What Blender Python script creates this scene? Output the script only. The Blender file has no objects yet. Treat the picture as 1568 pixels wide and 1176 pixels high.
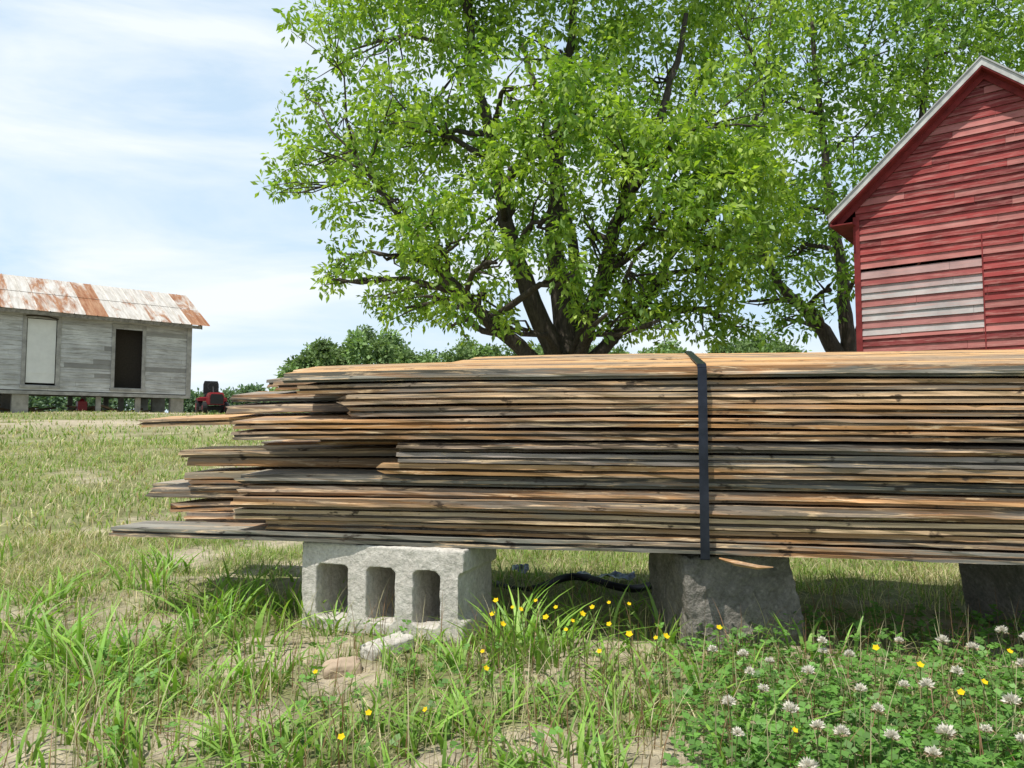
import bpy, bmesh, math, random
import numpy as np
from mathutils import Vector, Matrix
random.seed(7); R=np.random.default_rng(7)
S=bpy.context.scene
C=bpy.context.collection

# ------------------------------------------------------------------ helpers
def hsh(ix,iy,iz,seed):
    h=np.sin(ix*127.1+iy*311.7+iz*74.7+seed*53.3)*43758.5453
    return h-np.floor(h)
def vn(x,y,z=0.0,seed=0):
    x=np.asarray(x,float);y=np.asarray(y,float);z=np.zeros_like(x)+z
    ix,iy,iz=np.floor(x),np.floor(y),np.floor(z)
    fx,fy,fz=x-ix,y-iy,z-iz
    fx,fy,fz=[f*f*(3-2*f) for f in(fx,fy,fz)]
    def L(a,b,t): return a+(b-a)*t
    c=lambda a,b,d:hsh(ix+a,iy+b,iz+d,seed)
    return L(L(L(c(0,0,0),c(1,0,0),fx),L(c(0,1,0),c(1,1,0),fx),fy),L(L(c(0,0,1),c(1,0,1),fx),L(c(0,1,1),c(1,1,1),fx),fy),fz)
def fbm(x,y,z=0.0,seed=0,o=4):
    s=0;a=.5;t=0;f=1
    for i in range(o):
        s=s+a*vn(np.asarray(x)*f,np.asarray(y)*f,np.asarray(z)*f,seed+i);t+=a;a*=.5;f*=2.03
    return s/t
def sst(a,b,x):
    t=np.clip((x-a)/(b-a),0,1);return t*t*(3-2*t)

def gz(x,y):
    x=np.asarray(x,float);y=np.asarray(y,float)
    t=np.clip(y,3.0,21.5)
    base=(t-3.0)*0.0535
    base=base-np.clip(y-24,0,300)*0.0016
    und=(fbm(x*.5,y*.5,0,3)-.5)*.10*sst(3,8,y)
    mic=(fbm(x*5,y*5,0,5)-.5)*.045*(1-sst(8,20,y))
    return base+und+mic

def quads(name,V,col,mat,smooth=False):
    N=len(V)
    me=bpy.data.meshes.new(name)
    me.vertices.add(4*N);me.loops.add(4*N);me.polygons.add(N)
    me.vertices.foreach_set('co',V.reshape(-1).astype(np.float32))
    me.loops.foreach_set('vertex_index',np.arange(4*N,dtype=np.int32))
    me.polygons.foreach_set('loop_start',np.arange(0,4*N,4,dtype=np.int32))
    me.polygons.foreach_set('loop_total',np.full(N,4,dtype=np.int32))
    me.update(calc_edges=True)
    if col.ndim==2: col=np.repeat(col[:,None,:],4,1)
    c=np.concatenate([col,np.ones(col.shape[:2]+(1,))],2)
    a=me.color_attributes.new('Col','FLOAT_COLOR','POINT')
    a.data.foreach_set('color',c.reshape(-1).astype(np.float32))
    me.materials.append(mat)
    if smooth: me.polygons.foreach_set('use_smooth',np.ones(N,dtype=bool))
    ob=bpy.data.objects.new(name,me);C.objects.link(ob);return ob

class MB:
    def __init__(s): s.v=[];s.f=[];s.c=[];s.m=[]
    def face(s,pts,col=(1,1,1),m=0):
        i=len(s.v);s.v+= [tuple(p) for p in pts];s.f.append(list(range(i,i+len(pts))));s.c.append(col);s.m.append(m)
    def box(s,a,b,col=(1,1,1),m=0,M=None):
        x0,y0,z0=a;x1,y1,z1=b
        P=[(x0,y0,z0),(x1,y0,z0),(x1,y1,z0),(x0,y1,z0),(x0,y0,z1),(x1,y0,z1),(x1,y1,z1),(x0,y1,z1)]
        if M is not None: P=[tuple(M@Vector(p)) for p in P]
        for q in((0,3,2,1),(4,5,6,7),(0,1,5,4),(1,2,6,5),(2,3,7,6),(3,0,4,7)):
            s.face([P[k] for k in q],col,m)
    def tube(s,pts,rad,n=8,col=(1,1,1),m=0):
        pts=[Vector(p) for p in pts]
        i0=len(s.v)
        for i,p in enumerate(pts):
            d=(pts[min(i+1,len(pts)-1)]-pts[max(i-1,0)]).normalized()
            a=d.orthogonal().normalized() if i==0 else (pa-d*pa.dot(d)).normalized()
            pa=a;b=d.cross(a)
            for k in range(n):
                t=2*math.pi*k/n
                s.v.append(tuple(p+(a*math.cos(t)+b*math.sin(t))*rad[i]))
        for i in range(len(pts)-1):
            for k in range(n):
                k2=(k+1)%n
                s.f.append([i0+i*n+k,i0+i*n+k2,i0+(i+1)*n+k2,i0+(i+1)*n+k]);s.c.append(col);s.m.append(m)
        s.f.append([i0+k for k in range(n)][::-1]);s.c.append(col);s.m.append(m)
        e=i0+(len(pts)-1)*n
        s.f.append([e+k for k in range(n)]);s.c.append(col);s.m.append(m)
    def obj(s,name,mats,smooth=False,parent=None,M=None):
        me=bpy.data.meshes.new(name);me.from_pydata(s.v,[],s.f)
        for m in (mats if isinstance(mats,list) else [mats]): me.materials.append(m)
        a=me.color_attributes.new('Col','FLOAT_COLOR','CORNER')
        cols=[]
        for f,c in zip(s.f,s.c): cols+= [c[0],c[1],c[2],1.0]*len(f)
        a.data.foreach_set('color',np.array(cols,dtype=np.float32))
        me.polygons.foreach_set('material_index',np.array(s.m,dtype=np.int32))
        if smooth: me.polygons.foreach_set('use_smooth',np.ones(len(s.f),dtype=bool))
        me.update()
        ob=bpy.data.objects.new(name,me);C.objects.link(ob)
        if M is not None: ob.matrix_world=M
        if parent: ob.parent=parent
        return ob
def empty(name,loc=(0,0,0),rz=0):
    e=bpy.data.objects.new(name,None);e.location=loc;e.rotation_euler=(0,0,rz);e.empty_display_size=.2;C.objects.link(e);return e

# ------------------------------------------------------------------ materials
class NT:
    def __init__(s,name):
        s.m=bpy.data.materials.new(name);s.m.use_nodes=True;s.t=s.m.node_tree;s.b=s.t.nodes['Principled BSDF'];s.out=s.t.nodes['Material Output']
        s.b.inputs['Specular IOR Level'].default_value=.25
    def n(s,ty,**k):
        nd=s.t.nodes.new(ty)
        for a,v in k.items(): setattr(nd,a,v)
        return nd
    def l(s,a,b): s.t.links.new(a,b)
    def coord(s,scale=(1,1,1),out='Object'):
        tc=s.n('ShaderNodeTexCoord');mp=s.n('ShaderNodeMapping');mp.inputs['Scale'].default_value=scale
        s.l(tc.outputs[out],mp.inputs[0]);return mp.outputs[0]
    def noise(s,vec,scale=5,det=6,rough=.6,dist=0):
        nd=s.n('ShaderNodeTexNoise');nd.inputs['Scale'].default_value=scale;nd.inputs['Detail'].default_value=det
        nd.inputs['Roughness'].default_value=rough;nd.inputs['Distortion'].default_value=dist;s.l(vec,nd.inputs['Vector']);return nd.outputs['Fac']
    def ramp(s,fac,stops):
        r=s.n('ShaderNodeValToRGB');e=r.color_ramp.elements
        while len(e)<len(stops): e.new(.5)
        for k,(p,c) in enumerate(stops):
            e[k].position=p;e[k].color=(c,c,c,1) if isinstance(c,(int,float)) else (*c,1)
        s.l(fac,r.inputs[0]);return r.outputs[0]
    def mix(s,fac,a,b,mode='MIX'):
        m=s.n('ShaderNodeMix',data_type='RGBA',blend_type=mode)
        for sock,v in((m.inputs[0],fac),(m.inputs[6],a),(m.inputs[7],b)):
            if isinstance(v,bpy.types.NodeSocket): s.l(v,sock)
            elif isinstance(v,(int,float)): sock.default_value=v
            else: sock.default_value=(*v,1)
        return m.outputs[2]
    def col(s): 
        a=s.n('ShaderNodeVertexColor');a.layer_name='Col';return a.outputs[0]
    def bump(s,h,strength=.5,dist=.01):
        b=s.n('ShaderNodeBump');b.inputs['Strength'].default_value=strength;b.inputs['Distance'].default_value=dist
        s.l(h,b.inputs['Height']);s.l(b.outputs[0],s.b.inputs['Normal'])
    def base(s,c):
        if isinstance(c,bpy.types.NodeSocket): s.l(c,s.b.inputs['Base Color'])
        else: s.b.inputs['Base Color'].default_value=(*c,1)
    def rough(s,r): s.b.inputs['Roughness'].default_value=r;return s

def m_plain(name,c,rough=.7,metal=0,var=.25,scale=20):
    t=NT(name);n=t.noise(t.coord(),scale);t.base(t.mix(t.ramp(n,[(.35,1-var),(.65,1.0)]),(0,0,0),c));
    t.b.inputs['Metallic'].default_value=metal;t.rough(rough);t.bump(n,.2,.004);return t.m
def m_foliage(name,trans=.45,gl=.05,tint=(1.35,1.5,.6)):
    t=NT(name);c=t.col();t.t.nodes.remove(t.b)
    df=t.n('ShaderNodeBsdfDiffuse');t.l(c,df.inputs[0])
    tr=t.n('ShaderNodeBsdfTranslucent');t.l(t.mix(1.0,c,tint,'MULTIPLY'),tr.inputs[0])
    ms=t.n('ShaderNodeMixShader');ms.inputs[0].default_value=trans
    t.l(df.outputs[0],ms.inputs[1]);t.l(tr.outputs[0],ms.inputs[2])
    if gl:
        g=t.n('ShaderNodeBsdfGlossy');g.inputs['Roughness'].default_value=.55;g.inputs[0].default_value=(1,1,1,1)
        m2=t.n('ShaderNodeMixShader');m2.inputs[0].default_value=gl;t.l(ms.outputs[0],m2.inputs[1]);t.l(g.outputs[0],m2.inputs[2]);ms=m2
    t.l(ms.outputs[0],t.out.inputs[0]);return t.m
M_leaf=m_foliage('leaf',.42,.03);M_grass=m_foliage('grass',.30,.03);M_petal=m_foliage('petal',.2,0,(1,1,1));M_far=m_foliage('far_leaf',.25,0)
def m_bark():
    t=NT('bark');n=t.noise(t.coord((4,4,1)),5,8,.7);t.base(t.ramp(n,[(.3,(.035,.028,.022)),(.7,(.12,.10,.08))]));t.rough(.95);t.bump(n,.9,.06);return t.m
M_bark=m_bark()
def m_ground():
    t=NT('soil');c=t.col();v=t.coord();n=t.noise(v,30,8,.7);n2=t.noise(v,4,6,.6)
    k=t.mix(1.0,c,t.ramp(n,[(.3,.55),(.7,1.2)]),'MULTIPLY')
    k=t.mix(t.ramp(n2,[(.45,0.0),(.7,.35)]),k,(.20,.17,.095));t.base(k);t.rough(1);t.bump(n,.8,.014);return t.m
def m_board():
    t=NT('weathered_board');c=t.col();v=t.coord((2.2,30,60));n=t.noise(v,1.6,8,.7,.4)
    k=t.mix(1.0,c,t.ramp(n,[(.28,.4),(.5,.95),(.75,1.5)]),'MULTIPLY')
    v3=t.coord((1.3,6,30));n3=t.noise(v3,1.0,6,.7,.5)
    k=t.mix(t.ramp(n3,[(.44,0.0),(.57,.75)]),k,(.165,.155,.135))
    v5=t.coord((1.7,9,37));n5=t.noise(v5,.9,6,.7,.5)
    k=t.mix(t.ramp(n5,[(.54,0.0),(.66,.7)]),k,(.40,.19,.065))
    v2=t.coord((4,40,75));n2=t.noise(v2,1.3,7,.7,1.1)
    k=t.mix(t.ramp(n2,[(.55,0.0),(.62,.85)]),k,(.64,.47,.29))
    n4=t.noise(t.coord((12,14,26)),1.5,4,.6)
    k=t.mix(t.ramp(n4,[(.62,0.0),(.68,.88)]),k,(.03,.02,.013))
    t.base(k);t.rough(.7);t.bump(n,.8,.003);return t.m
def m_siding(name,peel,pc,lo=.5,hi=.62,sc=(1.2,1.2,14),lo2=.7):
    t=NT(name);c=t.col();n=t.noise(t.coord(sc),2.2,8,.7,.3)
    n2=t.noise(t.coord((1,1,1)),1.4,6,.65)
    k=t.mix(1.0,c,t.ramp(n2,[(.3,lo2),(.7,1.1)]),'MULTIPLY')
    k=t.mix(t.ramp(n,[(lo,0.0),(hi,peel)]),k,pc);t.base(k);t.rough(.85);t.bump(n,.3,.01);return t.m
def m_tin():
    t=NT('rusty_tin');c=t.col();n=t.noise(t.coord((2.2,.5,.5)),1.1,9,.7,.5);n2=t.noise(t.coord((12,1.3,1.3)),1.2,5,.6)
    rust=t.mix(t.ramp(n2,[(.35,0.0),(.7,1.0)]),(.27,.11,.05),(.45,.27,.16))
    f=t.n('ShaderNodeMath',operation='ADD');t.l(n,f.inputs[0])
    sp=t.n('ShaderNodeSeparateColor');t.l(c,sp.inputs[0]);t.l(sp.outputs[0],f.inputs[1])
    base=t.mix(t.ramp(n2,[(.35,0.0),(.65,1.0)]),(.46,.43,.38),(.64,.62,.58))
    t.base(t.mix(t.ramp(f.outputs[0],[(.50,0.0),(.62,1.0)]),base,rust));t.rough(.6);t.b.inputs['Metallic'].default_value=.15;return t.m
def m_concrete(name,a,b,agg=False):
    t=NT(name);v=t.coord();n=t.noise(v,14,8,.75);n2=t.noise(v,120,4,.7)
    k=t.ramp(n,[(.3,a),(.7,b)])
    vo=t.n('ShaderNodeTexVoronoi');vo.inputs['Scale'].default_value=110 if not agg else 60;t.l(v,vo.inputs[0])
    k=t.mix(t.ramp(vo.outputs['Distance'],[(.10,.55 if agg else .35),(.28,0.0)]),k,(.12,.105,.09) if not agg else (.42,.39,.34))
    k=t.mix(1.0,k,t.ramp(n2,[(.3,.6 if agg else .7),(.7,1.1)]),'MULTIPLY')
    t.base(k);t.rough(.95);t.bump(n2,.8 if not agg else 1.0,.004 if not agg else .01);return t.m
M_soil=m_ground();M_board=m_board()
M_red=m_siding('red_siding',.62,(.46,.24,.21),.48,.68,(1.0,1.0,11),.6)
M_white=m_siding('weathered_siding',.8,(.26,.25,.235),.47,.62,(.8,.8,9))
M_tin=m_tin()
M_conc=m_concrete('concrete',(.45,.42,.37),(.66,.63,.57));M_conc2=m_concrete('aggregate_concrete',(.15,.14,.12),(.36,.33,.29),True)
M_black=m_plain('black_plastic',(.02,.02,.022),.5);M_redp=m_plain('red_paint',(.22,.02,.025),.35)
M_trim=m_plain('white_trim',(.55,.54,.52),.8,0,.35,6);M_redtrim=m_plain('red_trim',(.22,.03,.03),.8,0,.4,6)
M_dark=m_plain('dark_wood',(.06,.05,.04),.9);M_wood=m_plain('old_wood',(.30,.27,.22),.9,0,.5,12)
M_strap=m_plain('steel_strap',(.035,.040,.055),.38,.6,.4,30)

def gp(px,py,h=0.0):
    d=(.45-h)*1132/(py-660);return (px-784)/1132*d,d
# ------------------------------------------------------------------ ground
ys=np.concatenate([np.linspace(-6,.6,10),np.linspace(.7,4,130),np.geomspace(4.04,32,130),np.geomspace(34,1200,28)])
xh=np.concatenate([np.linspace(0,2.4,90),np.geomspace(2.45,1200,85)])
xs=np.concatenate([-xh[::-1],xh[1:]])
X,Y=np.meshgrid(xs,ys);Z=gz(X,Y)
ny,nx=X.shape
me=bpy.data.meshes.new('ground')
idx=np.arange(nx*ny).reshape(ny,nx)
F=np.stack([idx[:-1,:-1],idx[:-1,1:],idx[1:,1:],idx[1:,:-1]],-1).reshape(-1,4)
me.from_pydata(np.stack([X,Y,Z],-1).reshape(-1,3).tolist(),[],F.tolist())
spots=[(gp(50,1150),.13),(gp(290,1115),.09),(gp(420,1090),.06),(gp(550,1030),.11),(gp(860,1130),.10),(gp(690,1150),.06),(gp(650,1010),.07),(gp(300,850),.22),(gp(180,1090),.06)]
def bare(x,y):
    w=(fbm(x*9,y*9,0,61)-.5)*.16
    n=fbm(x*1.3,y*1.3,0,21)*.5+fbm(x*4,y*4,0,31)*.5
    b=sst(.52,.66,n)*.9
    for (sx,sy),r in spots:
        d=np.sqrt((x-sx)**2+(y-sy)**2*.8)+w;b=np.maximum(b,1-sst(r*.5,r*1.15,d))
    far=sst(10,15,y)*(1-sst(22,26,y))*sst(.40,.52,fbm(x*.35,y*.6,0,41))
    return np.clip(np.maximum(b*(1-sst(5,9,y)*.5),far),0,1)
b=bare(X,Y)[...,None]
dirt=np.array([.50,.43,.32]);gr=np.array([.22,.23,.10])
mott=fbm(X*9,Y*9,0,77)[...,None]
gcol=gr*(.7+.7*mott)*(1-b)+dirt*(.75+.5*mott)*b
farg=sst(26,60,Y)[...,None];gcol=gcol*(1-farg)+np.array([.11,.16,.05])*farg
a=me.color_attributes.new('Col','FLOAT_COLOR','POINT')
a.data.foreach_set('color',np.concatenate([gcol,np.ones((ny,nx,1))],2).reshape(-1).astype(np.float32))
me.materials.append(M_soil);me.polygons.foreach_set('use_smooth',np.ones(len(F),dtype=bool))
C.objects.link(bpy.data.objects.new('ground',me))

# ------------------------------------------------------------------ grass
def blades(P,h,w,lean,az,col,seg=3,rot=None,tipc=1.15):
    N=len(P);ts=np.linspace(0,1,seg+1)
    fa=az+np.pi/2+(R.normal(0,.5,N) if rot is None else rot)
    side=np.stack([np.cos(fa),np.sin(fa),np.zeros(N)],1)
    d=np.stack([np.cos(az),np.sin(az),np.zeros(N)],1)
    C0=[];W=[]
    for t in ts:
        p=P+d*(lean*h*t**1.8)[:,None];p[:,2]+=h*(t-.35*np.minimum(lean,2)*t*t)
        C0.append(p);W.append(w*.5*(1-t**2.2)+w*.02)
    V=[];K=[]
    for i in range(seg):
        V.append(np.stack([C0[i]-side*W[i][:,None],C0[i]+side*W[i][:,None],C0[i+1]+side*W[i+1][:,None],C0[i+1]-side*W[i+1][:,None]],1))
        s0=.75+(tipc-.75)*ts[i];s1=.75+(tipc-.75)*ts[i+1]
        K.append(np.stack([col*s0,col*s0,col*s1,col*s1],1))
    return np.concatenate(V),np.concatenate(K)
G1=np.array([.16,.29,.045]);G2=np.array([.30,.40,.09]);ST=np.array([.60,.53,.32]);BR=np.array([.30,.20,.10])
def gcolr(N,ps=.25):
    t=R.random(N)[:,None];c=G1*(1-t)+G2*t
    m=(R.random(N)<ps)[:,None];c=np.where(m,ST*(.7+.5*t),c)
    m=(R.random(N)<.05)[:,None];c=np.where(m,BR,c)
    return c*R.uniform(.8,1.2,N)[:,None]
O=np.array([-.467,1.68]);Td=np.array([.9816,-.191]);Nd=np.array([.191,.9816])
def under(x,y):
    s=(x-O[0])*Td[0]+(y-O[1])*Td[1];v=(x-O[0])*Nd[0]+(y-O[1])*Nd[1]
    return (s>-.35)&(v>.05)&(v<.58)
VV=[];KK=[]
def field(N,x0,x1,y0,y1,h0,h1,w0,w1,ps,thin,fr=None,flat=False,dryk=.55):
    y=y0+(y1-y0)*R.random(N)**.8
    x=R.uniform(-1,1,N)*(fr*y+.6) if fr else R.uniform(x0,x1,N)
    b=bare(x,y);cl=fbm(x*6,y*6,0,55)
    keep=R.random(N)>np.clip(b*thin,0,.97);keep&=~(under(x,y)&(R.random(N)<.75));keep&=(R.random(N)<sst(.25,.55,cl)+.35)
    x,y,cl=x[keep],y[keep],cl[keep];n=len(x)
    P=np.stack([x,y,gz(x,y)-(.003 if not flat else -.001)],1)
    h=R.uniform(h0,h1,n)*(.6+.9*cl)
    dry=fbm(x*1.1,y*1.1,0,90)
    c=gcolr(n,ps);m=(R.random(n)<sst(.42,.62,dry)*dryk)[:,None];c=np.where(m,ST*R.uniform(.6,1.1,(n,1)),c)
    lean=R.uniform(.1,1.3,n) if not flat else R.uniform(2.2,5,n)
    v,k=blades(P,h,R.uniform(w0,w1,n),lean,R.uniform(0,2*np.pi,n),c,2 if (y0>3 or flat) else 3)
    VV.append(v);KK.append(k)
field(72000,-2.1,2.1,.7,3.2,.018,.056,.0014,.0032,.27,.9)
field(16000,-2.0,2.0,.75,2.6,.008,.016,.001,.0022,1.0,.5,flat=True)
field(60000,0,0,3.0,8.5,.03,.075,.004,.008,.27,.85,fr=.95,dryk=.4)
field(45000,0,0,8.0,25,.04,.10,.010,.022,.30,.95,fr=.95,dryk=.35)
quads('grass',np.concatenate(VV),np.concatenate(KK),M_grass)

VV=[];KK=[]
tufts=[(350,950,28,.16),(390,935,20,.15),(440,930,16,.13),(320,960,22,.16),(230,900,18,.15),(130,1010,34,.14),(180,1040,26,.13),(80,1000,24,.12),(30,960,18,.13),
 (210,1000,22,.12),(300,1060,18,.10),(370,1120,16,.10),(150,1120,20,.09),(60,1090,16,.09),(520,960,18,.11),(480,945,18,.13),(730,1120,16,.09),(640,1130,10,.07),
 (880,1170,14,.08),(450,1140,14,.08),(240,1150,18,.08),(800,1000,26,.17),(770,985,20,.17),(830,1010,20,.15),(910,960,16,.14),(1000,980,14,.15),(10,860,14,.16),(1060,1060,12,.13),
 (1130,1130,12,.12),(270,870,24,.12),(400,1040,18,.10),(940,1080,10,.09),(720,1030,14,.09),(90,920,20,.12),(1230,1000,10,.12),(400,985,18,.12),(290,1000,16,.12),(20,1050,20,.11),(640,985,12,.07),(850,985,18,.13)]
for px,py,n,h in tufts:
    x,y=gp(px,py);n=int(n*1.3)
    bx=x+R.normal(0,.035,n);by=y+R.normal(0,.035,n)
    P=np.stack([bx,by,gz(bx,by)-.004],1)
    az=np.arctan2(by-y,bx-x)+R.normal(0,.7,n)
    c=(np.array([.20,.41,.05])+np.array([.10,.06,.03])*R.random((n,1)))*R.uniform(.75,1.15,(n,1))
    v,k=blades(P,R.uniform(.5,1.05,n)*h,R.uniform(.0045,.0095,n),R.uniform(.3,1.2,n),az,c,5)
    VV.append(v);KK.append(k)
n=560
px=R.uniform(-100,1000,n);py=R.uniform(880,1230,n);x,y=gp(px,py)
kp=R.random(n)>bare(x,y)*.75;x,y=x[kp],y[kp];n=len(x)
P=np.stack([x,y,gz(x,y)],1);P=np.repeat(P,4,0)+R.normal(0,.008,(4*n,3))*[1,1,0]
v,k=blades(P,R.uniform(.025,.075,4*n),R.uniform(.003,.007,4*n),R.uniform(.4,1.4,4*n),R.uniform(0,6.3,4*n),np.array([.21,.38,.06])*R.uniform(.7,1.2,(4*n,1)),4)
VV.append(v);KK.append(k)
quads('crabgrass',np.concatenate(VV),np.concatenate(KK),M_grass)
n=1700
px=R.uniform(-150,1700,n);py=R.uniform(930,1200,n);x,y=gp(px,py);P=np.stack([x,y,gz(x,y)],1)
v,k=blades(P,R.uniform(.05,.15,n),R.uniform(.0012,.002,n),R.uniform(.05,.6,n),R.uniform(0,6.3,n),np.where((R.random(n)<.6)[:,None],ST*.8,np.array([.27,.15,.08])),4)
quads('dry_grass_stems',v,k,M_grass)

def kite(Pc,D,Nn,L,Wd,fold=.0):
    Sd=np.cross(D,Nn);Sd/=np.linalg.norm(Sd,axis=1)[:,None]+1e-9
    L=L[:,None];Wd=Wd[:,None]
    return np.stack([Pc,Pc+D*L*.5+Sd*Wd*.5+Nn*L*fold,Pc+D*L,Pc+D*L*.5-Sd*Wd*.5+Nn*L*fold],1)
n=4800
px=R.uniform(1000,1800,n);py=R.uniform(960,1230,n);x,y=gp(px,py)
keep=R.random(n)<sst(960,1180,px)*.95;x,y=x[keep],y[keep]
x2=R.uniform(-1.1,1.0,900);y2=R.uniform(.95,1.6,900);kp=R.random(900)>bare(x2,y2);x=np.concatenate([x,x2[kp]]);y=np.concatenate([y,y2[kp]]);n=len(x)
hh=R.uniform(.008,.06,n);Pc=np.stack([x,y,gz(x,y)+hh],1)
VV=[];KK=[];a0=R.uniform(0,6.3,n);tl=R.normal(0,.35,(n,2));c=np.array([.11,.24,.045])*R.uniform(.7,1.5,(n,1))
for k3 in range(3):
    a=a0+k3*2.094
    D=np.stack([np.cos(a),np.sin(a),.15+tl[:,0]*np.cos(a)+tl[:,1]*np.sin(a)],1);D/=np.linalg.norm(D,axis=1)[:,None]
    Nn=np.stack([-tl[:,0],-tl[:,1],np.ones(n)],1);Nn/=np.linalg.norm(Nn,axis=1)[:,None]
    L=R.uniform(.007,.014,n);VV.append(kite(Pc,D,Nn,L,L*.95,.08));KK.append(np.repeat((c*R.uniform(.85,1.15,(n,1)))[:,None,:],4,1))
P0=Pc.copy();P0[:,2]-=hh
v,k=blades(P0,hh,np.full(n,.0012),np.zeros(n),np.zeros(n),c,1);VV.append(v);KK.append(k)
quads('clover_patch',np.concatenate(VV),np.concatenate(KK),M_grass)

wf=[(1085,988),(1140,1020),(1170,1005),(1228,1020),(1250,975),(1290,995),(1108,1065),(1200,1075),(1240,1100),(1275,1110),(1330,1075),(1370,1040),(1350,1115),(1430,975),(1475,985),(1450,1020),
(1490,1105),(1555,970),(1430,1110),(1410,1140),(1545,1120),(1120,1110),(1225,1160),(1550,1010),(1130,995),(1305,1045),(1160,1045),(1520,960),(1365,975),(1250,990),(1650,1000),(1700,1080),(1620,1120),(1405,1040),(1530,1065)]
VV=[];KK=[]
for px,py in wf:
    h=random.uniform(.065,.10);x,y=gp(px,py,h);z=float(gz(x,y))
    r=random.uniform(.0080,.0125);n=120
    D=R.normal(0,1,(n,3));D/=np.linalg.norm(D,axis=1)[:,None];D[:,2]=np.abs(D[:,2])*random.uniform(.7,1.2)-.25*(R.random(n)<.4);D/=np.linalg.norm(D,axis=1)[:,None]
    up=np.cross(D,R.normal(0,1,(n,3)));up/=np.linalg.norm(up,axis=1)[:,None]
    Pc=np.array([x,y,h])+D*r*.25
    L=R.uniform(.55,.95,n)*r;v=kite(Pc,D,up,L,np.full(n,r*.30))
    br=random.uniform(-.15,.25)
    lo=(D[:,2]<br)[:,None];c=np.where(lo,np.array([.48,.37,.24]),np.array([.78,.75,.65]))*R.uniform(.8,1.05,(n,1))
    VV.append(v);KK.append(np.repeat(c[:,None,:],4,1))
    a=random.uniform(0,6.3);b=np.array([[x+.012*math.cos(a),y+.012*math.sin(a),z]])
    dx=np.array([x,y,h])-b[0]
    for sd in((.0008,0,0),(0,.0008,0)):
        sd=np.array(sd);q=np.array([[b[0]-sd,b[0]+sd,b[0]+dx+sd,b[0]+dx-sd]]);VV.append(q);KK.append(np.full((1,4,3),1.)*np.array([.18,.24,.08]))
quads('white_clover_flowers',np.concatenate(VV),np.concatenate(KK),M_petal)
yf=[(760,915,.14),(785,925,.14),(797,928,.13),(850,925,.14),(890,935,.13),(960,920,.15),(930,950,.12),(960,965,.12),(1000,970,.1),(875,945,.12),(905,925,.13),(745,1015,.08),(740,990,.08),(490,1020,.06),(570,1080,.06),
(530,1115,.06),(655,1075,.06),(1095,955,.1),(1330,985,.1),(1395,1010,.1),(1490,1035,.1),(1530,990,.1),(770,950,.1),(755,935,.11),(820,915,.12),(1205,1105,.08),(835,940,.11),(1015,968,.1),(915,990,.09),(1560,985,.1),(1455,1050,.1),(930,918,.13),(865,958,.11)]
VV=[];KK=[]
for px,py,h in yf:
    x,y=gp(px,py,h);z=float(gz(x,y));r=random.uniform(.0035,.006)
    tn=np.array([random.uniform(-.5,.5),-.6,.8]);tn/=np.linalg.norm(tn)
    ax=np.cross(tn,[0,0,1.]);ax/=np.linalg.norm(ax);ay=np.cross(tn,ax)
    a=np.arange(5)*1.2566+random.random()
    D=np.cos(a)[:,None]*ax+np.sin(a)[:,None]*ay+tn*.45
    VV.append(kite(np.tile([x,y,h],(5,1)),D,np.tile(tn,(5,1)),np.full(5,r*1.1),np.full(5,r*1.15)))
    KK.append(np.full((5,4,3),1.)*np.array([.78,.55,.02]))
    bx=x+random.uniform(-.02,.02);by=y+random.uniform(-.02,.02);b=np.array([bx,by,z]);e=np.array([x,y,h])
    for sd in((.0007,0,0),(0,.0007,0)):
        sd=np.array(sd);VV.append(np.array([[b-sd,b+sd,e+sd,e-sd]]));KK.append(np.full((1,4,3),1.)*np.array([.20,.18,.08]))
    n=9;t=R.random(n)*.9;Pl=b+(e-b)*t[:,None];D=R.normal(0,1,(n,3));D[:,2]=np.abs(D[:,2])+.4;D/=np.linalg.norm(D,axis=1)[:,None]
    VV.append(kite(Pl,D,np.cross(D,R.normal(0,1,(n,3))),R.uniform(.012,.028,n),np.full(n,.004)));KK.append(np.full((n,4,3),1.)*np.array([.17,.24,.07]))
quads('yellow_wildflowers',np.concatenate(VV),np.concatenate(KK),M_petal)

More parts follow.
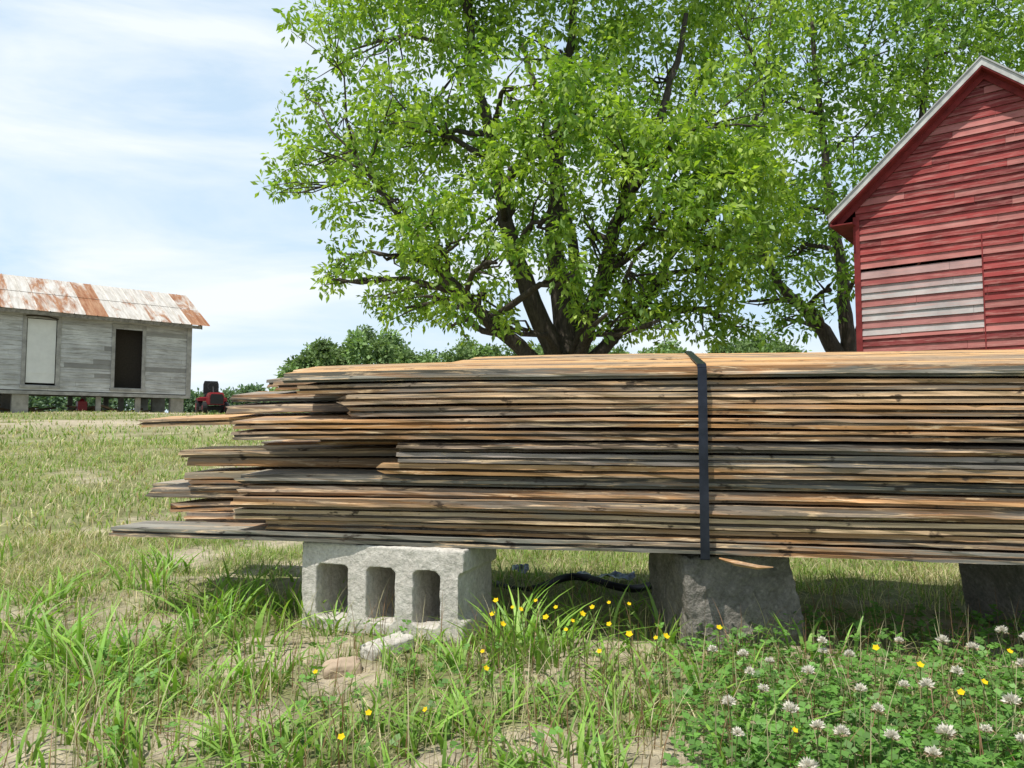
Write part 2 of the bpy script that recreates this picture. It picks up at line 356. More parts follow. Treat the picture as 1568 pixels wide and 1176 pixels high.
# ------------------------------------------------------------------ lumber stack
ang=math.atan2(Td[1],Td[0])
stack=empty('lumber_stack',(O[0],O[1],.20),ang)
Wb=.138;pitch=.0254
pal=[(.245,.135,.058),(.19,.17,.135),(.40,.21,.085),(.10,.07,.045),(.43,.30,.17),(.30,.165,.072),(.14,.125,.105)]
lay=[6,0,4,5,2,6,5,1,3,0,2,5,4,0,1]
st0=[-.505,-.10,-.178,-.175,-.176,-.176,.181,.219,.219,-.18,-.18,.087,.087,-.03,-.07]
st1=[-.35,-.40,-.449,-.52,-.40,-.41,-.405,-.425,-.05,-.20,-.544,-.29,-.29,-.17,-.12]
B=MB()
def board(k,j,s0,s1,v0,base,kind,top=None,skew=0):
    T=random.choice([.0185,.0205,.0215,.0230]) if k<14 else .0235
    g=.010
    if kind==0: prof=[(0,0),(0,.007),(g,.007),(g,.0130),(0,.0130),(0,T),(Wb,T),(Wb,0)]
    elif kind==1: prof=[(.009,0),(.009,.007),(0,.007),(0,.0130),(.009,.0130),(.009,T),(Wb,T),(Wb,0)]
    else: prof=[(.0015,0),(0,.003),(0,T-.003),(.0015,T),(Wb,T),(Wb,0)]
    n=70;ss=np.linspace(s0,s1,n);ph=random.uniform(0,6);i0=len(B.v);m=len(prof)
    eg=random.choice([.004,.006,.018]);jend=[random.uniform(-eg,eg) for _ in prof]
    chip=[(random.uniform(s0,1.5),random.uniform(.01,.05),random.uniform(.002,.006)) for _ in range(6)]
    for i,s in enumerate(ss):
        wv=.004*math.sin(s*1.7+ph)+.0012*math.sin(s*9+ph*3)+skew*(s-.9)
        wz=.005*math.sin(s*2.1+.6)*(k/14)+.0011*math.sin(s*6+ph)
        if s<0: wz-=.03*s*s*(k%3)
        cv=sum(a*math.exp(-((s-c)/w)**2) for c,w,a in chip)
        for q,(pv,pz) in enumerate(prof):
            jag=random.uniform(-.0011,.0011)
            ex=cv if (pv<.02 and pz>.012) else 0
            B.v.append((s+(jend[q] if i in(0,n-1) else 0),v0+pv+wv+jag+ex,k*pitch+pz+wz+jag*.5+max(v0+pv,0)*.15*(k/14)**1.3))
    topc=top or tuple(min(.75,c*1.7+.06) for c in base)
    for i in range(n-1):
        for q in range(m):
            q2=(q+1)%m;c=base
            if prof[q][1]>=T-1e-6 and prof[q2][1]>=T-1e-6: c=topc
            elif kind==0 and q in(1,2,3): c=tuple(x*.35 for x in base)  # groove faces tinted darker: shade painted into the colour
            elif kind==0 and q==4: c=tuple(min(.7,x*1.5+.03) for x in base)  # upper lip tinted lighter, a painted lit edge
            elif kind==1 and q in(0,4): c=tuple(x*.6 for x in base)  # faces set back from the tongue get painted shade
            elif kind==1 and q==2: c=tuple(min(.7,x*1.3+.02) for x in base)  # tongue front lightened as if catching light
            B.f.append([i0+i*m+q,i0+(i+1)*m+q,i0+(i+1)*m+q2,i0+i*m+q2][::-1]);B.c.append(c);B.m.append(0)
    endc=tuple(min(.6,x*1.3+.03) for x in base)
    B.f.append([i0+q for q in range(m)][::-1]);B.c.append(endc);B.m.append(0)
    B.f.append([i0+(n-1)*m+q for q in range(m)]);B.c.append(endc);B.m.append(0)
for k in range(15):
    for j in range(4):
        s0=st0[k] if j==0 else st1[k] if j==1 else random.uniform(-.4,.15)
        if j>=2 and k==3: s0=-.6
        if k==14 and j>=2: s0=.25
        base=pal[lay[k]] if j==0 else random.choice(pal)
        base=tuple(c*random.uniform(.95,1.05) for c in base)
        v0=j*.150+random.uniform(-.011,.015)
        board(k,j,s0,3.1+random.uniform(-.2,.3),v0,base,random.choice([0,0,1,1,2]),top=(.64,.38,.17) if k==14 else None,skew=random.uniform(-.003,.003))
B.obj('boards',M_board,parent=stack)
b=MB();D4=4*.150+.014;tz=15*pitch+.0015
path=[(-.021,-.004),(-.022,.10),(-.022,.2),(-.022,.3),(-.019,tz-.004),(-.007,tz+.004),(D4/2,tz+.004+D4/2*.15),(D4,tz+.004+D4*.15),(D4+.004,tz+D4*.145),(D4,-.006),(D4/2,-.007),(-.014,-.007)]
for i in range(len(path)):
    p,q=path[i],path[(i+1)%len(path)]
    b.face([(.863,p[0],p[1]),(.863,q[0],q[1]),(.881,q[0],q[1]),(.881,p[0],p[1])])
so=b.obj('steel_strap',M_strap,parent=stack);md=so.modifiers.new('s','SOLIDIFY');md.thickness=.0012
b=MB();b.tube([(.90,-.01,-.004),(.93,-.02,-.010),(.97,-.03,-.015),(1.0,-.028,-.015)],[.002,.006,.005,.001],5,(.5,.28,.13))
b.obj('wood_splinter',M_board,parent=stack)

# ------------------------------------------------------------------ concrete pieces
def remeshed(name,bm_fn,mat,M,vox=.0045,disp=.004,size=.03,cut=None,disp2=0,size2=.1):
    bm=bmesh.new();bm_fn(bm);me=bpy.data.meshes.new(name);bm.to_mesh(me);bm.free()
    ob=bpy.data.objects.new(name,me);C.objects.link(ob);cutters=[]
    for fn in (cut or []):
        bm=bmesh.new();fn(bm);m2=bpy.data.meshes.new('c');bm.to_mesh(m2);bm.free();co=bpy.data.objects.new('c',m2);C.objects.link(co);cutters.append(co)
        mo=ob.modifiers.new('b','BOOLEAN');mo.object=co;mo.solver='EXACT'
    r=ob.modifiers.new('r','REMESH');r.mode='VOXEL';r.voxel_size=vox
    for dd,sz in((disp,size),(disp2,size2)):
        if dd:
            tx=bpy.data.textures.new(name+'t','CLOUDS');tx.noise_scale=sz;tx.noise_depth=3
            d=ob.modifiers.new('d','DISPLACE');d.texture=tx;d.strength=dd;d.mid_level=.5
    dg=bpy.context.evaluated_depsgraph_get();nm=bpy.data.meshes.new_from_object(ob.evaluated_get(dg))
    ob.modifiers.clear();ob.data=nm;nm.materials.clear();nm.materials.append(mat)
    nm.polygons.foreach_set('use_smooth',np.ones(len(nm.polygons),dtype=bool));nm.name=name
    for c in cutters: bpy.data.objects.remove(c)
    ob.matrix_world=M
    return ob
def boxfn(x0,y0,z0,x1,y1,z1,bev=.0,seg=3,only=None,taper=None):
    def f(bm):
        bmesh.ops.create_cube(bm,size=1)
        for v in bm.verts:
            v.co=Vector((x0 if v.co.x<0 else x1,y0 if v.co.y<0 else y1,z0 if v.co.z<0 else z1))
            if taper and v.co.z>z0+1e-6: v.co.x=(v.co.x-(x0+x1)/2)*taper[0]+(x0+x1)/2+taper[2];v.co.y=(v.co.y-(y0+y1)/2)*taper[1]+(y0+y1)/2
        if bev:
            ed=[e for e in bm.edges if only is None or abs((e.verts[0].co-e.verts[1].co).normalized()[only])>.9]
            bmesh.ops.bevel(bm,geom=ed,offset=bev,segments=seg,affect='EDGES',profile=.5)
    return f
Lb=.405;cuts=[boxfn(x0,-.02,.030,x1,.23,.150,.014,4,1) for x0,x1 in((.040,.122),(.170,.240),(.285,.348))]
cuts.append(boxfn(Lb-.013,-.02,.045,Lb+.03,.23,.150,.012,3,1))
ab=math.atan2(-.14,.388)
remeshed('concrete_block',boxfn(0,0,0,Lb,.195,.197,.002,1),M_conc,Matrix.Translation((-.483,1.722,0.0))@Matrix.Rotation(ab,4,'Z'),.0035,.0045,.018,cuts,disp2=.004,size2=.08)
remeshed('concrete_footing_chunk',boxfn(0,0,0,.265,.24,.198,.003,1,taper=(.90,.9,-.022)),M_conc2,Matrix.Translation((.365,1.535,-.008))@Matrix.Rotation(math.radians(9),4,'Z'),.0045,.012,.022,disp2=.012,size2=.09)
remeshed('concrete_block',boxfn(0,0,0,.40,.2,.200,.006,2,taper=(1.18,1,-.0)),M_conc2,Matrix.Translation((1.145,1.64,0.0))@Matrix.Rotation(math.radians(10),4,'Z'),.005,.007,.03,disp2=.012,size2=.1)
remeshed('concrete_block',boxfn(0,0,0,.40,.2,.2,.01,3),M_conc,Matrix.Translation((2.2,1.25,0.0))@Matrix.Rotation(math.radians(-10),4,'Z'),.006,.006,.03)
x,y=gp(605,1000);remeshed('broken_concrete_piece',boxfn(0,0,0,.10,.05,.03,.004,1),M_conc,Matrix.Translation((x-.03,y-.04,float(gz(x,y))-.006))@Matrix.Rotation(.75,4,'Z')@Matrix.Rotation(-.1,4,'Y'),.003,.006,.02)
x,y=gp(530,1030);remeshed('field_stone',boxfn(0,0,0,.07,.06,.028,.010,2),m_plain('stone',(.46,.36,.26),.9),Matrix.Translation((x-.03,y-.02,float(gz(x,y))-.006))@Matrix.Rotation(.3,4,'Z'),.003,.014,.03)

M_foil=m_plain('tarp_scrap',(.36,.42,.50),.3,.2,.8,40)
def scrap(px,py,w,l,name):
    x,y=gp(px,py);bm=bmesh.new();bmesh.ops.create_grid(bm,x_segments=30,y_segments=18,size=.5)
    me=bpy.data.meshes.new(name)
    for v in bm.verts:
        v.co.x*=w;v.co.y*=l*(1-.5*abs(v.co.x/w));v.co.z=.008+.04*float(fbm(v.co.x*30+px,v.co.y*30,0,9))
    bm.to_mesh(me);bm.free();me.materials.append(M_foil);me.polygons.foreach_set('use_smooth',np.ones(len(me.polygons),dtype=bool))
    ob=bpy.data.objects.new(name,me);ob.location=(x,y,float(gz(x,y)));C.objects.link(ob)
scrap(925,888,.17,.07,'tarp_scrap');scrap(797,882,.05,.07,'tarp_scrap')
b=MB();x,y=gp(840,900);b.tube([(x+.30*t,y+.05*math.sin(t*7),.02+.010*math.sin(t*5)) for t in np.linspace(-.5,1,30)],[.011]*30,8);b.obj('rubber_hose',M_black,smooth=True)

# ------------------------------------------------------------------ buildings
def lap(b,org,xd,nd,W,z0,z1,gh,expo,cf,openings=(),thick=.018,lip_shade=.6):
    org=Vector(org);xd=Vector(xd);nd=Vector(nd);up=Vector((0,0,1));z=z0;ci=0;zt=z1+gh
    def lim(zz): 
        if gh==0 or zz<=z1: return 0,W
        t=(zz-z1)/gh*W/2;return t,max(W-t,t)
    while z<zt-.01:
        ze=min(z+expo,zt);l0,r0=lim(z);l1,r1=lim(ze);segs=[(0,W)]
        for ox0,ox1,oz0,oz1 in openings:
            if oz0<(z+ze)/2<oz1:
                ns=[]
                for a,c in segs:
                    if ox1<=a or ox0>=c: ns.append((a,c));continue
                    if ox0>a: ns.append((a,ox0))
                    if ox1<c: ns.append((ox1,c))
                segs=ns
        for a,c in segs:
            cur=a+(-random.uniform(0,2.5))
            while cur<c:
                nx_=cur+random.uniform(2.2,4.4);p=max(cur,a);q=min(nx_,c);cur=nx_
                if q-p<.01: continue
                p0,q0=max(p,l0),min(q,r0);p1,q1=max(p,l1),min(q,r1)
                if q0-p0<.005: continue
                if q1<p1: p1=q1=(p1+q1)/2
                col=cf(ci,(p+q)/2,z);jt=random.uniform(-.004,.004);tk=thick+random.uniform(-.003,.004)
                q0-=.003;q1-=.003
                A=org+xd*p0+up*(z+jt)+nd*tk;Bq=org+xd*q0+up*(z+random.uniform(-.004,.004))+nd*tk
                Cq=org+xd*q1+up*(ze+.01)+nd*.002;Dq=org+xd*p1+up*(ze+.01)+nd*.002
                b.face([A,Bq,Cq,Dq],col);b.face([A-nd*tk,Bq-nd*tk,Bq,A],tuple(x*lip_shade for x in col))  # underside of each course darkened to paint its shadow line
        z=ze;ci+=1
shed=empty('weathered_white_shed',(-10.5,24,0),math.radians(42))
W=13.;Dp=4.2;z0=1.62;z1=4.05;rh=1.15
def cw(ci,x,z):
    t=random.uniform(.8,1.05);g=random.random()
    c=(.63,.63,.62) if g<.8 else (.36,.355,.34)
    return tuple(k*t for k in c)
b=MB()
op=[(W-2.22,W-1.45,1.80,3.63),(W-4.52,W-3.77,1.80,3.69),(W-9.,W-8.2,1.80,3.63)]
lap(b,(-W,0,0),(1,0,0),(0,-1,0),W,z0,z1,0,.14,cw,op)
lap(b,(0,0,0),(0,1,0),(1,0,0),Dp,z0,z1,rh,.14,cw)
lap(b,(0,Dp,0),(-1,0,0),(0,1,0),W,z0,z1,0,.14,cw)
lap(b,(-W,Dp,0),(0,-1,0),(-1,0,0),Dp,z0,z1,rh,.14,cw)
b.obj('clapboard_walls',M_white,parent=shed)
b=MB()
b.box((-W,.05,z0),(-.02,Dp-.03,z0+.12));b.box((-W,.03,z0+.13),(-W+4.0,.05,z1-.05))
b.box((-5.5,.5,z0+.13),(-1.0,.55,z1));b.obj('floor_and_interior',M_dark,parent=shed)  # dark panel behind the doorways stands in for the unlit interior
b=MB()
for x0,x1,za,zb in[(o[0]-W,o[1]-W,o[2],o[3]) for o in op]:
    b.box((x0-.1,-.045,za-.04),(x0,.0,zb+.1));b.box((x1,-.045,za-.04),(x1+.1,.0,zb+.1));b.box((x0-.004,-.04,zb),(x1+.004,.0,zb+.1));b.box((x0-.12,-.06,za-.12),(x1+.12,.0,za-.042))
b.box((-.11,-.04,z0-.02),(.04,-.022,z1));b.box((.022,-.035,z0-.02),(.04,.11,z1));b.box((-W,-.05,z0-.12),(.03,.02,z0-.022))
b.obj('door_frames',m_plain('gray_trim',(.42,.41,.39),.85,0,.4,5),parent=shed)
b=MB();b.box((-4.50,-.012,1.83),(-3.79,.012,3.67));b.box((-4.50,-.02,2.1),(-3.79,-.0125,2.18));b.obj('white_door',m_plain('door_paint',(.74,.74,.72),.7,0,.12,3),parent=shed)
b=MB();b.tube([(-4.55,-.06,3.73),(-4.3,-.07,3.76),(-4.0,-.06,3.75),(-3.75,-.06,3.70)],[.02]*4,6);b.obj('door_track',M_dark,parent=shed)
b=MB()
def roofside(sgn):
    ye=-.38 if sgn<0 else Dp+.38;sl=rh/(Dp/2);ze=z1+.03-.38*sl;zr=z1+rh+.03;ym=Dp/2
    x=-W-.3;pr=[]
    while x<.25:
        pr+=[(x,0),(x+.27,0),(x+.285,.025),(x+.30,0)];x+=.30
    cp=0
    for i in range(len(pr)-1):
        if i%8==0: cp=random.choice([-.10,-.04,0,.05,.12])
        xa,ha=pr[i];xb,hb=pr[i+1]
        for t0,t1 in((0,.5),(.5,1)):
            f=lambda t,h:(ye+(ym-ye)*t,ze+(zr-ze)*t+h)
            y0,za=f(t0,ha);y0,zb=f(t0,hb);y1,zc=f(t1,hb);y1,zd=f(t1,ha)
            off=.012 if t0 else 0
            q=[(xa,y0,za+off),(xb,y0,zb+off),(xb,y1,zc),(xa,y1,zd)]
            b.face(q if sgn<0 else q[::-1],(cp+random.uniform(-.01,.01)+(.04 if t0==0 else 0),)*3)
roofside(-1);roofside(1)
b.obj('tin_roof',M_tin,parent=shed)
b=MB()
sl=rh/(Dp/2);ze=z1-.38*sl
for sx in(-W-.27,.22):
    for s in(-1,1):
        ya=-.36 if s<0 else Dp+.36
        P=[(sx,ya,ze-.10),(sx,Dp/2,z1+rh-.10),(sx,Dp/2,z1+rh+.02),(sx,ya,ze+.02)]
        P2=[(p[0]+.03,p[1],p[2]) for p in P];b.face(P);b.face(P2[::-1]);b.face([P[0],P2[0],P2[1],P[1]])
b.box((-W-.3,-.36,ze-.09),(.22,-.33,ze+.01))
x=-W
while x<.2: b.box((x,-.33,ze-.02),(x+.05,.0,ze+.05));x+=.6
b.obj('eaves',M_wood,parent=shed)
b=MB()
for i,x in enumerate((-.35,-1.5,-2.6,-4.6,-6.5,-8.5,-10.5,-12.7)):
    for y in(.12,2.,3.9):
        w=(.2,.08,.07,.2)[i%4];b.box((x-w,y-w*.5,.7),(x+w,y+w*.5,z0-.13 if y<1 else z0))
b.obj('piers',m_plain('pier_block',(.38,.36,.32),.9,0,.4,4),parent=shed)
b=MB()
for i in range(26):
    x=random.uniform(-7,-.6);y=random.uniform(.3,3);a=random.uniform(-.5,.5)
    Mx=Matrix.Translation((x,y,1.06+random.random()*.1))@Matrix.Rotation(random.uniform(-.6,.6),4,'Z')@Matrix.Rotation(a*.5,4,'Y')
    b.box((-.4,-.05,-.03),(.4,.05,.03),M=Mx)
b.obj('scrap_wood',m_plain('scrap_wood',(.3,.2,.12),.9,0,.6,3),parent=shed)
b=MB();b.box((-3.1,.3,1.05),(-2.85,.55,1.34));b.tube([(-2.97,.42,1.34),(-2.97,.42,1.42)],[.09,.04],8);b.obj('fuel_can',M_redp,parent=shed)

barn=empty('red_barn',(6.12,12.95,.12),math.atan2(-.614,.789))
Wn=4.0;Dn=6.;zb=.30;ez=4.32;gh=1.85
def cr(ci,x,z):
    t=random.uniform(.78,1.1);c=(.32,.055,.052)
    g=random.random()
    if g<.32: c=(.42,.15,.135)
    elif g<.50: c=(.20,.036,.036)
    return tuple(k*t for k in c)
b=MB()
opn=[(0.02,1.87,2.00,3.13)]
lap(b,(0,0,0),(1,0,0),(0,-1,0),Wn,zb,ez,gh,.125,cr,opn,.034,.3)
def cpx(ci,x,z):
    return [(.46,.42,.41),(.38,.16,.15),(.48,.45,.44),(.44,.39,.38),(.35,.13,.12),(.48,.44,.43),(.43,.34,.33),(.33,.09,.085),(.42,.27,.26)][ci%9]
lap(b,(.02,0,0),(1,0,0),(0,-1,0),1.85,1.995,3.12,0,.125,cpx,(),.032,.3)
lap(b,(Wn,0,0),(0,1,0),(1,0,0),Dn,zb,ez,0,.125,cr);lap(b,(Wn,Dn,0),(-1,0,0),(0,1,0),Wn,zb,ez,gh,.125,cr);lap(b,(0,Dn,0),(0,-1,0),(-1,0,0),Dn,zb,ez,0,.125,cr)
b.obj('lap_siding',M_red,parent=barn)
b=MB();b.box((-.04,-.045,zb),(.06,.0,ez-.2));b.box((-.04,.0,zb),(-.022,.1,ez-.2));b.box((Wn-.06,-.045,zb),(Wn+.035,0,ez-.2));b.box((1.872,-.036,zb),(1.89,-.001,3.5))
b.obj('corner_boards',M_redtrim,parent=barn)
sl=.908
zr=lambda x:4.15+sl*(x+.38)
fo=.28
b=MB();bt=MB();bs=MB()
for side in(0,1):
    mx=(lambda x:x) if side==0 else (lambda x:Wn-x)
    def sec(bb,x0,x1,dz0,dz1,y0,y1):
        P=[(mx(x0),y0,zr(x0)+dz0),(mx(x1),y0,zr(x1)+dz0),(mx(x1),y0,zr(x1)+dz1),(mx(x0),y0,zr(x0)+dz1)]
        Q=[(p[0],y1,p[2]) for p in P]
        fs=[P,Q[::-1]]+[[P[i],Q[i],Q[(i+1)%4],P[(i+1)%4]] for i in range(4)]
        for f in fs: bb.face(f if side==0 else f[::-1])
    sec(b,-.40,2.0,.0,.03,-fo-.02,Dn+.3)
    sec(bt,-.39,2.0,-.12,-.003,-fo,-fo+.03)
    sec(bs,-.36,2.0,-.15,-.122,-fo+.01,Dn+.28)
    sec(bs,-.30,2.0,-.27,-.152,-.06,-.038)
b.obj('metal_roof',m_plain('gray_roof',(.40,.40,.39),.6,.2,.3,3),parent=barn)
bt.obj('rake_trim',M_trim,parent=barn)
bs.box((-.37,-fo+.012,zr(-.37)-.2),(-.34,Dn,zr(-.37)-.155));bs.box((-.338,-fo+.012,zr(-.37)-.2),(0,Dn,zr(-.37)-.18));
bs.obj('soffit',M_redtrim,parent=barn)

# ------------------------------------------------------------------ riding mower
mw=empty('riding_lawn_mower',(-8.50,21.0,float(gz(-8.5,21.0))),math.radians(30));mw.scale=(.85,.85,.85)
b=MB()
def wheel(x,y,r,w):
    b.tube([(x-w/2,y,r),(x-w/2+.02,y,r),(x+w/2-.02,y,r),(x+w/2,y,r)],[r*.85,r,r,r*.85],18,(1,1,1),0)
    b.tube([(x-w/2-.005,y,r),(x+w/2+.005,y,r)],[r*.45,r*.45],12,(1,1,1),1)
wheel(-.38,.35,.25,.2);wheel(.38,.35,.25,.2);wheel(-.34,-.65,.18,.14);wheel(.34,-.65,.18,.14)
def hood(x0,y0,z0,x1,y1,z1,m,tp=.85):
    cx,cy=(x0+x1)/2,(y0+y1)/2
    P=[(x0,y0,z0),(x1,y0,z0),(x1,y1,z0),(x0,y1,z0)];zm=z0+(z1-z0)*.75
    Q=[(p[0],p[1],zm) for p in P];T2=[((p[0]-cx)*tp+cx,(p[1]-cy)*tp+cy,z1) for p in P]
    for A,Bq in((P,Q),(Q,T2)):
        for i in range(4): b.face([A[i],A[(i+1)%4],Bq[(i+1)%4],Bq[i]],(1,1,1),m)
    b.face(T2,(1,1,1),m);b.face(P[::-1],(1,1,1),m)
hood(-.23,-.85,.28,.23,-.15,.68,1);hood(-.46,.05,.42,.46,.62,.56,1,.8);hood(-.20,-.87,.3,.20,-.852,.62,0);hood(-.42,-.45,.12,.42,.12,.25,0)
hood(-.22,.15,.57,.22,.5,.68,0);hood(-.24,.44,.68,.24,.56,1.12,0)
b.tube([(0,-.15,.6),(0,.0,.9)],[.025,.025],8,(1,1,1),0)
b.tube([(.17*math.cos(t),.0+.05*math.sin(t),.9+.14*math.sin(t)) for t in np.linspace(0,2*math.pi,17)],[.014]*17,6,(1,1,1),0)
b.obj('mower_body',[M_black,M_redp],parent=mw)

# ------------------------------------------------------------------ trees
def leaves_at(tw,tc,m,spread,Lr,wr=.5,droop=.35,nup=1.0):
    n=len(tw);P=np.repeat(tw,m,0);o=R.normal(0,1,(n*m,3));o/=np.linalg.norm(o,axis=1)[:,None]
    P=P+o*spread*(R.random(n*m)**.5)[:,None]
    D=o+R.normal(0,.4,(n*m,3));D[:,2]-=droop;D/=np.linalg.norm(D,axis=1)[:,None]
    Nn=R.normal(0,.55,(n*m,3));Nn[:,2]+=nup;Nn-=D*(Nn*D).sum(1)[:,None];Nn/=np.linalg.norm(Nn,axis=1)[:,None]
    L=R.uniform(*Lr,n*m);c=np.repeat(tc,m,0)*R.uniform(.75,1.25,(n*m,1))
    return kite(P,D,Nn,L,L*wr,.08),np.repeat(c[:,None,:],4,1)
def tree(name,limbs,lobes,dens,seed,cA,cB,thr=.43,m=13,Lr=(.12,.2),sp=.26):
    Rr=random.Random(seed);par=empty(name,(0,0,0));b=MB()
    allp=[]
    for pts,r0,r1 in limbs:
        P=[];n=len(pts)
        for i in range(n-1):
            for t in np.linspace(0,1,6,endpoint=False):
                a=np.array(pts[max(i-1,0)]),np.array(pts[i]),np.array(pts[i+1]),np.array(pts[min(i+2,n-1)])
                q=.5*((2*a[1])+(-a[0]+a[2])*t+(2*a[0]-5*a[1]+4*a[2]-a[3])*t*t+(-a[0]+3*a[1]-3*a[2]+a[3])*t**3)
                P.append(q+np.array([Rr.uniform(-.05,.05) for _ in range(3)]))
        P.append(np.array(pts[-1]));rr=r0+(r1-r0)*np.linspace(0,1,len(P))**.7;b.tube(P,list(rr),10)
        for q,r in zip(P[5:],rr[5:]): allp.append((q,r))
    AP=np.array([q for q,r in allp]);AR=[r for q,r in allp]
    TW=[];TC=[]
    for c,r in lobes:
        c=np.array(c);d=np.linalg.norm(AP-c,axis=1)+np.maximum(0,AP[:,2]-c[2]+.3)*1.5
        i=int(np.argmin(d));s=AP[i];mid=(s+c)/2+np.array([Rr.uniform(-.3,.3),Rr.uniform(-.3,.3),.25])
        r0=min(AR[i]*.6,.085);path=[s,(s+mid)/2+np.array([Rr.uniform(-.1,.1)]*3),mid,(mid+c)/2+np.array([Rr.uniform(-.15,.15) for _ in range(3)]),c]
        b.tube(path,[r0,r0*.85,r0*.7,r0*.55,r0*.4],7)
        n=int(dens*4*math.pi*r*r)
        dr=R.normal(0,1,(n,3));dr/=np.linalg.norm(dr,axis=1)[:,None]
        rad=r*(.35+.70*R.random(n)**.6);tw=c+dr*rad[:,None]*[1,1,.9]
        g=fbm(tw[:,0]*1.1,tw[:,1]*1.1,tw[:,2]*1.1,seed,3);tw=tw[g>thr]
        if len(tw)==0: continue
        sel=R.choice(len(tw),min(len(tw),max(4,int(5*r))),replace=False)
        for q in tw[sel]:
            k=Rr.random()*.6;s2=(mid*(1-k)+c*k);b.tube([s2,(s2+q)/2+np.array([Rr.uniform(-.12,.12) for _ in range(3)]),q],[r0*.32+.006,r0*.2+.004,.005],5)
        t=R.random((len(tw),1));TW.append(tw);TC.append(np.array(cA)*(1-t)+np.array(cB)*t)
    b.obj('trunk_and_branches',M_bark,smooth=True,parent=par)
    V,K=leaves_at(np.concatenate(TW),np.concatenate(TC),m,sp,Lr,.44,.55,.65)
    o=quads('crown_foliage',V,K,M_leaf);o.parent=par
    return len(V)
def W3(px,py,d): return ((px-784)/1132*d,d,.45+(660-py)/1132*d)
lob=[]
for px,py,r in [(530,60,105),(515,165,95),(487,255,80),(450,290,50),(560,300,90),(585,390,75),(510,395,38),(505,425,22),(665,430,80),(640,230,120),(700,100,130),(760,310,110),(740,460,60),(850,190,130),(860,60,150),(900,360,100),(980,250,130),(1000,120,140),
  (1010,420,90),(1100,330,110),(1120,180,120),(960,470,60),(1080,470,70),(1150,60,130),(620,-80,130),(800,-120,180),(1000,-100,180),(1180,-90,150),(620,470,42),(690,500,42),(440,240,36),(455,120,35),(480,20,55),(900,470,45),(1040,500,40),(1120,495,35),(590,455,35)]:
    d=16+random.uniform(-2.8,2.2);lob.append((W3(px,py,d),r*d/1132))
for px,py,r in [(780,250,80),(850,335,75),(700,370,75),(930,160,95),(1020,320,80),(880,420,45),(790,120,95),(640,330,70),(760,400,55),(970,400,60),(700,470,45),(1040,200,80),(600,160,70),(930,480,35),(1010,490,40),(1110,400,60),(1130,260,70),(780,500,28)]:
    d=13.3+random.uniform(-.5,.7);lob.append((W3(px,py,d),r*d/1132))
for i in range(10):
    a=random.uniform(0,6.28);d=16+3.0*math.sin(a)+.8;lob.append((W3(870+300*math.cos(a),random.uniform(-150,320),d),1.5))
for i in range(8):
    lob.append((W3(random.uniform(650,1150),random.uniform(-420,-230),16+random.uniform(-2,2)),2.3))
g0=float(gz(1.25,16))
tb=(1.25,16,g0-.2)
limbs=[([tb,(1.25,16,1.3),(1.2,16,1.9)],.58,.46),
 ([(1.15,16,1.7),W3(790,400,15.5),W3(760,260,15.2),W3(720,60,15),W3(700,-150,15)],.27,.05),
 ([(1.05,16,1.5),W3(760,500,15.6),W3(700,440,15),W3(620,340,14.6),W3(540,230,14.5)],.22,.04),
 ([(1.2,16,1.7),W3(850,360,16.3),W3(860,200,16.5),W3(880,0,16.4),W3(880,-250,16.4)],.28,.05),
 ([(1.3,16,1.7),W3(925,420,16),W3(960,300,15.7),W3(1020,170,15.5),W3(1060,0,15.3)],.25,.05),
 ([(1.35,16,1.6),W3(980,470,16.5),W3(1050,360,16.8),W3(1110,280,17),W3(1180,150,17.5)],.18,.04),
 ([(1.25,16.1,1.7),W3(880,400,17.5),W3(840,200,18.5),W3(800,50,18.8)],.22,.05)]
n1=tree('shade_tree',limbs,lob,5.9,3,(.12,.24,.028),(.36,.48,.06),thr=.455,m=14,Lr=(.11,.21),sp=.17)
lob=[]
for px,py,r in [(1200,250,100),(1250,120,120),(1300,310,75),(1380,60,120),(1480,10,120),(1210,390,80),(1330,200,80),(1430,150,90),(1150,460,50),(1275,440,50),(1340,420,45),(1560,60,80),(1250,-100,160),(1450,-110,160),(1600,-40,140),(1130,400,70),(1230,480,30),(1200,330,80),(1180,150,90),(1190,500,25)]:
    d=21+random.uniform(-2,2.);lob.append((W3(px,py,d),r*d/1132))
for i in range(6): lob.append((W3(random.uniform(1250,1550),random.uniform(-400,-180),21.5),2.6))
tb=(9.6,21,.9)
limbs=[([tb,W3(1285,540,21),W3(1240,480,21),W3(1190,420,20.6),W3(1150,330,20.2)],.34,.07),
 ([tb,W3(1300,500,21),W3(1290,380,21),W3(1270,200,21),W3(1260,0,21)],.30,.05),
 ([tb,W3(1320,520,21.3),W3(1380,350,21.5),W3(1430,150,21.6),W3(1450,-60,21.6)],.30,.05)]
n2=tree('shade_tree',limbs,lob,4.3,11,(.10,.21,.028),(.29,.42,.06),thr=.44,m=12,Lr=(.15,.26),sp=.24)

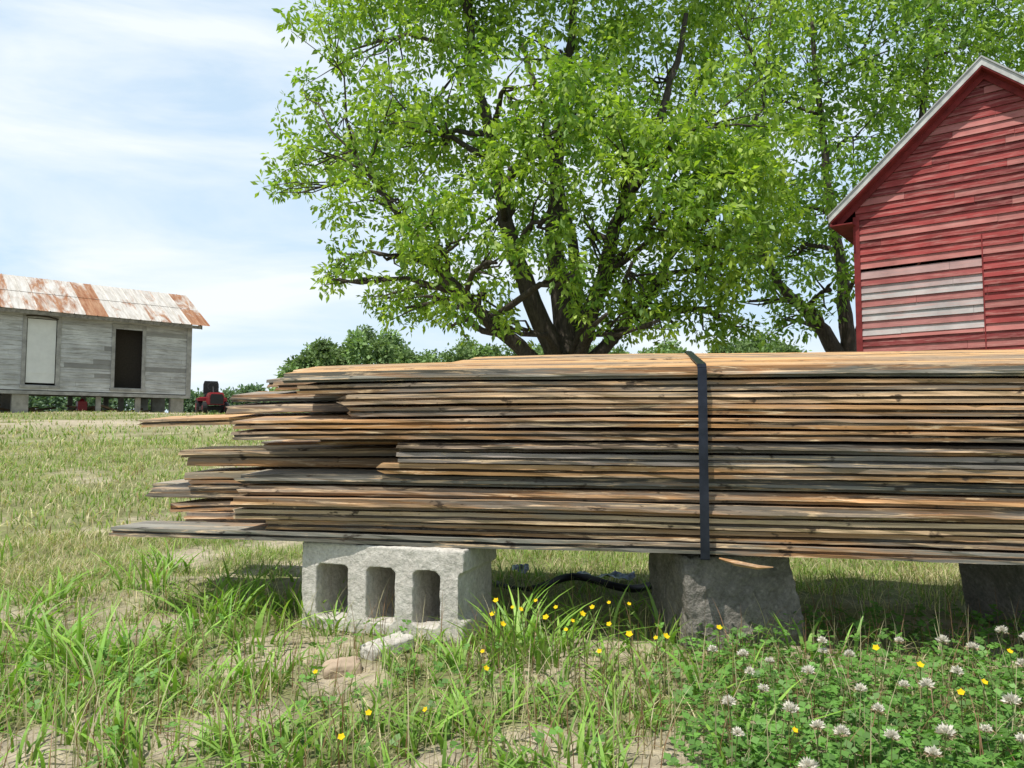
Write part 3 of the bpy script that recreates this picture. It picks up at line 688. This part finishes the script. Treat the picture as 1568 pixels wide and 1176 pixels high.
VV=[];KK=[]
def mass(px,py,r,d,n,L,c):
    cc=np.array(W3(px,py,d));rr=r*d/1132
    dr=R.normal(0,1,(n,3));dr/=np.linalg.norm(dr,axis=1)[:,None]
    tw=cc+dr*(rr*(.5+.55*R.random(n)**.5))[:,None]*[1.1,1,.95]
    v,k=leaves_at(tw,np.tile(c,(n,1))*R.uniform(.7,1.25,(n,1)),5,L*1.0,(L*.6,L),.6,.3,.5);VV.append(v);KK.append(k)
for px in np.arange(428,1700,13):
    top=(526 if px<700 else 534)+18*math.sin(px*.031)*math.sin(px*.011+1)+random.uniform(-14,16)
    if px<490: top+= (490-px)*1.1
    d=random.uniform(80,110);c=np.array([.20,.29,.12])*random.uniform(.75,1.25)  # atmospheric haze is mixed into the foliage colour
    r=random.uniform(7,18);mass(px,top+r,r,d,90,.60,c);mass(px+5,top+r+20,19,d,70,.75,c*.9);mass(px,top+80,28,d,60,.9,c*.8)
for px in list(np.arange(285,450,9))+list(np.arange(-700,285,24)):
    d=230;r=random.uniform(5,9);top=604+random.uniform(-6,5)-(12 if 370<px<395 else 0)
    mass(px,top+r,r,d,80,1.4,np.array([.19,.28,.17]));mass(px,top+r+12,11,d,50,1.6,np.array([.18,.25,.16]))  # farthest row: bluish haze painted into the leaf colours
quads('distant_trees',np.concatenate(VV),np.concatenate(KK),M_far)
print('LEAVES',n1,n2)

# ------------------------------------------------------------------ light, sky, camera
sd=Vector((-.24,-.33,.90)).normalized()
l=bpy.data.lights.new('sun','SUN');l.energy=5.0;l.angle=math.radians(.5);l.color=(1,.955,.87)
lo=bpy.data.objects.new('sun',l);lo.rotation_euler=(-sd).to_track_quat('-Z','Y').to_euler();lo.location=(0,0,20);C.objects.link(lo)
w=bpy.data.worlds.new('World');S.world=w;w.use_nodes=True;nt=w.node_tree;bg=nt.nodes['Background']
def wn(ty): return nt.nodes.new(ty)
sk=wn('ShaderNodeTexSky');sk.sky_type='NISHITA';sk.sun_disc=False;sk.sun_elevation=math.asin(sd.z);sk.sun_rotation=math.atan2(sd.x,sd.y);sk.air_density=1.0;sk.dust_density=1.2;sk.ozone_density=1.0
tc=wn('ShaderNodeTexCoord');sx=wn('ShaderNodeSeparateXYZ');nt.links.new(tc.outputs['Generated'],sx.inputs[0])
hz=wn('ShaderNodeValToRGB');e=hz.color_ramp.elements;e[0].position=.0;e[0].color=(.95,)*3+(1,);e[1].position=.75;e[1].color=(.0,)*3+(1,);m_=e.new(.52);m_.color=(.80,)*3+(1,)
nt.links.new(sx.outputs[2],hz.inputs[0])
m1=wn('ShaderNodeMix');m1.data_type='RGBA';nt.links.new(hz.outputs[0],m1.inputs[0]);nt.links.new(sk.outputs[0],m1.inputs[6]);m1.inputs[7].default_value=(7.0,9.0,11.0,1)
mp=wn('ShaderNodeMapping');mp.inputs['Scale'].default_value=(1.3,1.3,5.0);mp.inputs['Rotation'].default_value=(0,.35,0)
nt.links.new(tc.outputs['Generated'],mp.inputs[0])
no=wn('ShaderNodeTexNoise');no.inputs['Scale'].default_value=1.7;no.inputs['Detail'].default_value=8;no.inputs['Roughness'].default_value=.55;no.inputs['Distortion'].default_value=.5;nt.links.new(mp.outputs[0],no.inputs['Vector'])
rp=wn('ShaderNodeValToRGB');rp.color_ramp.elements[0].position=.42;rp.color_ramp.elements[0].color=(0,0,0,1);rp.color_ramp.elements[1].position=.64;rp.color_ramp.elements[1].color=(1,1,1,1)
nt.links.new(no.outputs['Fac'],rp.inputs[0])
cf=wn('ShaderNodeMath');cf.operation='MULTIPLY';nt.links.new(rp.outputs[0],cf.inputs[0]);nt.links.new(hz.outputs[0],cf.inputs[1])
mx=wn('ShaderNodeMix');mx.data_type='RGBA';nt.links.new(cf.outputs[0],mx.inputs[0]);nt.links.new(m1.outputs[2],mx.inputs[6]);mx.inputs[7].default_value=(10.0,10.5,10.8,1)
nt.links.new(mx.outputs[2],bg.inputs[0]);bg.inputs[1].default_value=.10
cam=bpy.data.cameras.new('camera');cam.lens=26;cam.sensor_width=36;cam.clip_start=.05;cam.clip_end=3000
co=bpy.data.objects.new('camera',cam);co.location=(0,0,.45);co.rotation_euler=(math.radians(90+3.64),0,0);C.objects.link(co);S.camera=co
S.view_settings.view_transform='Standard';S.view_settings.look='None';S.view_settings.exposure=0
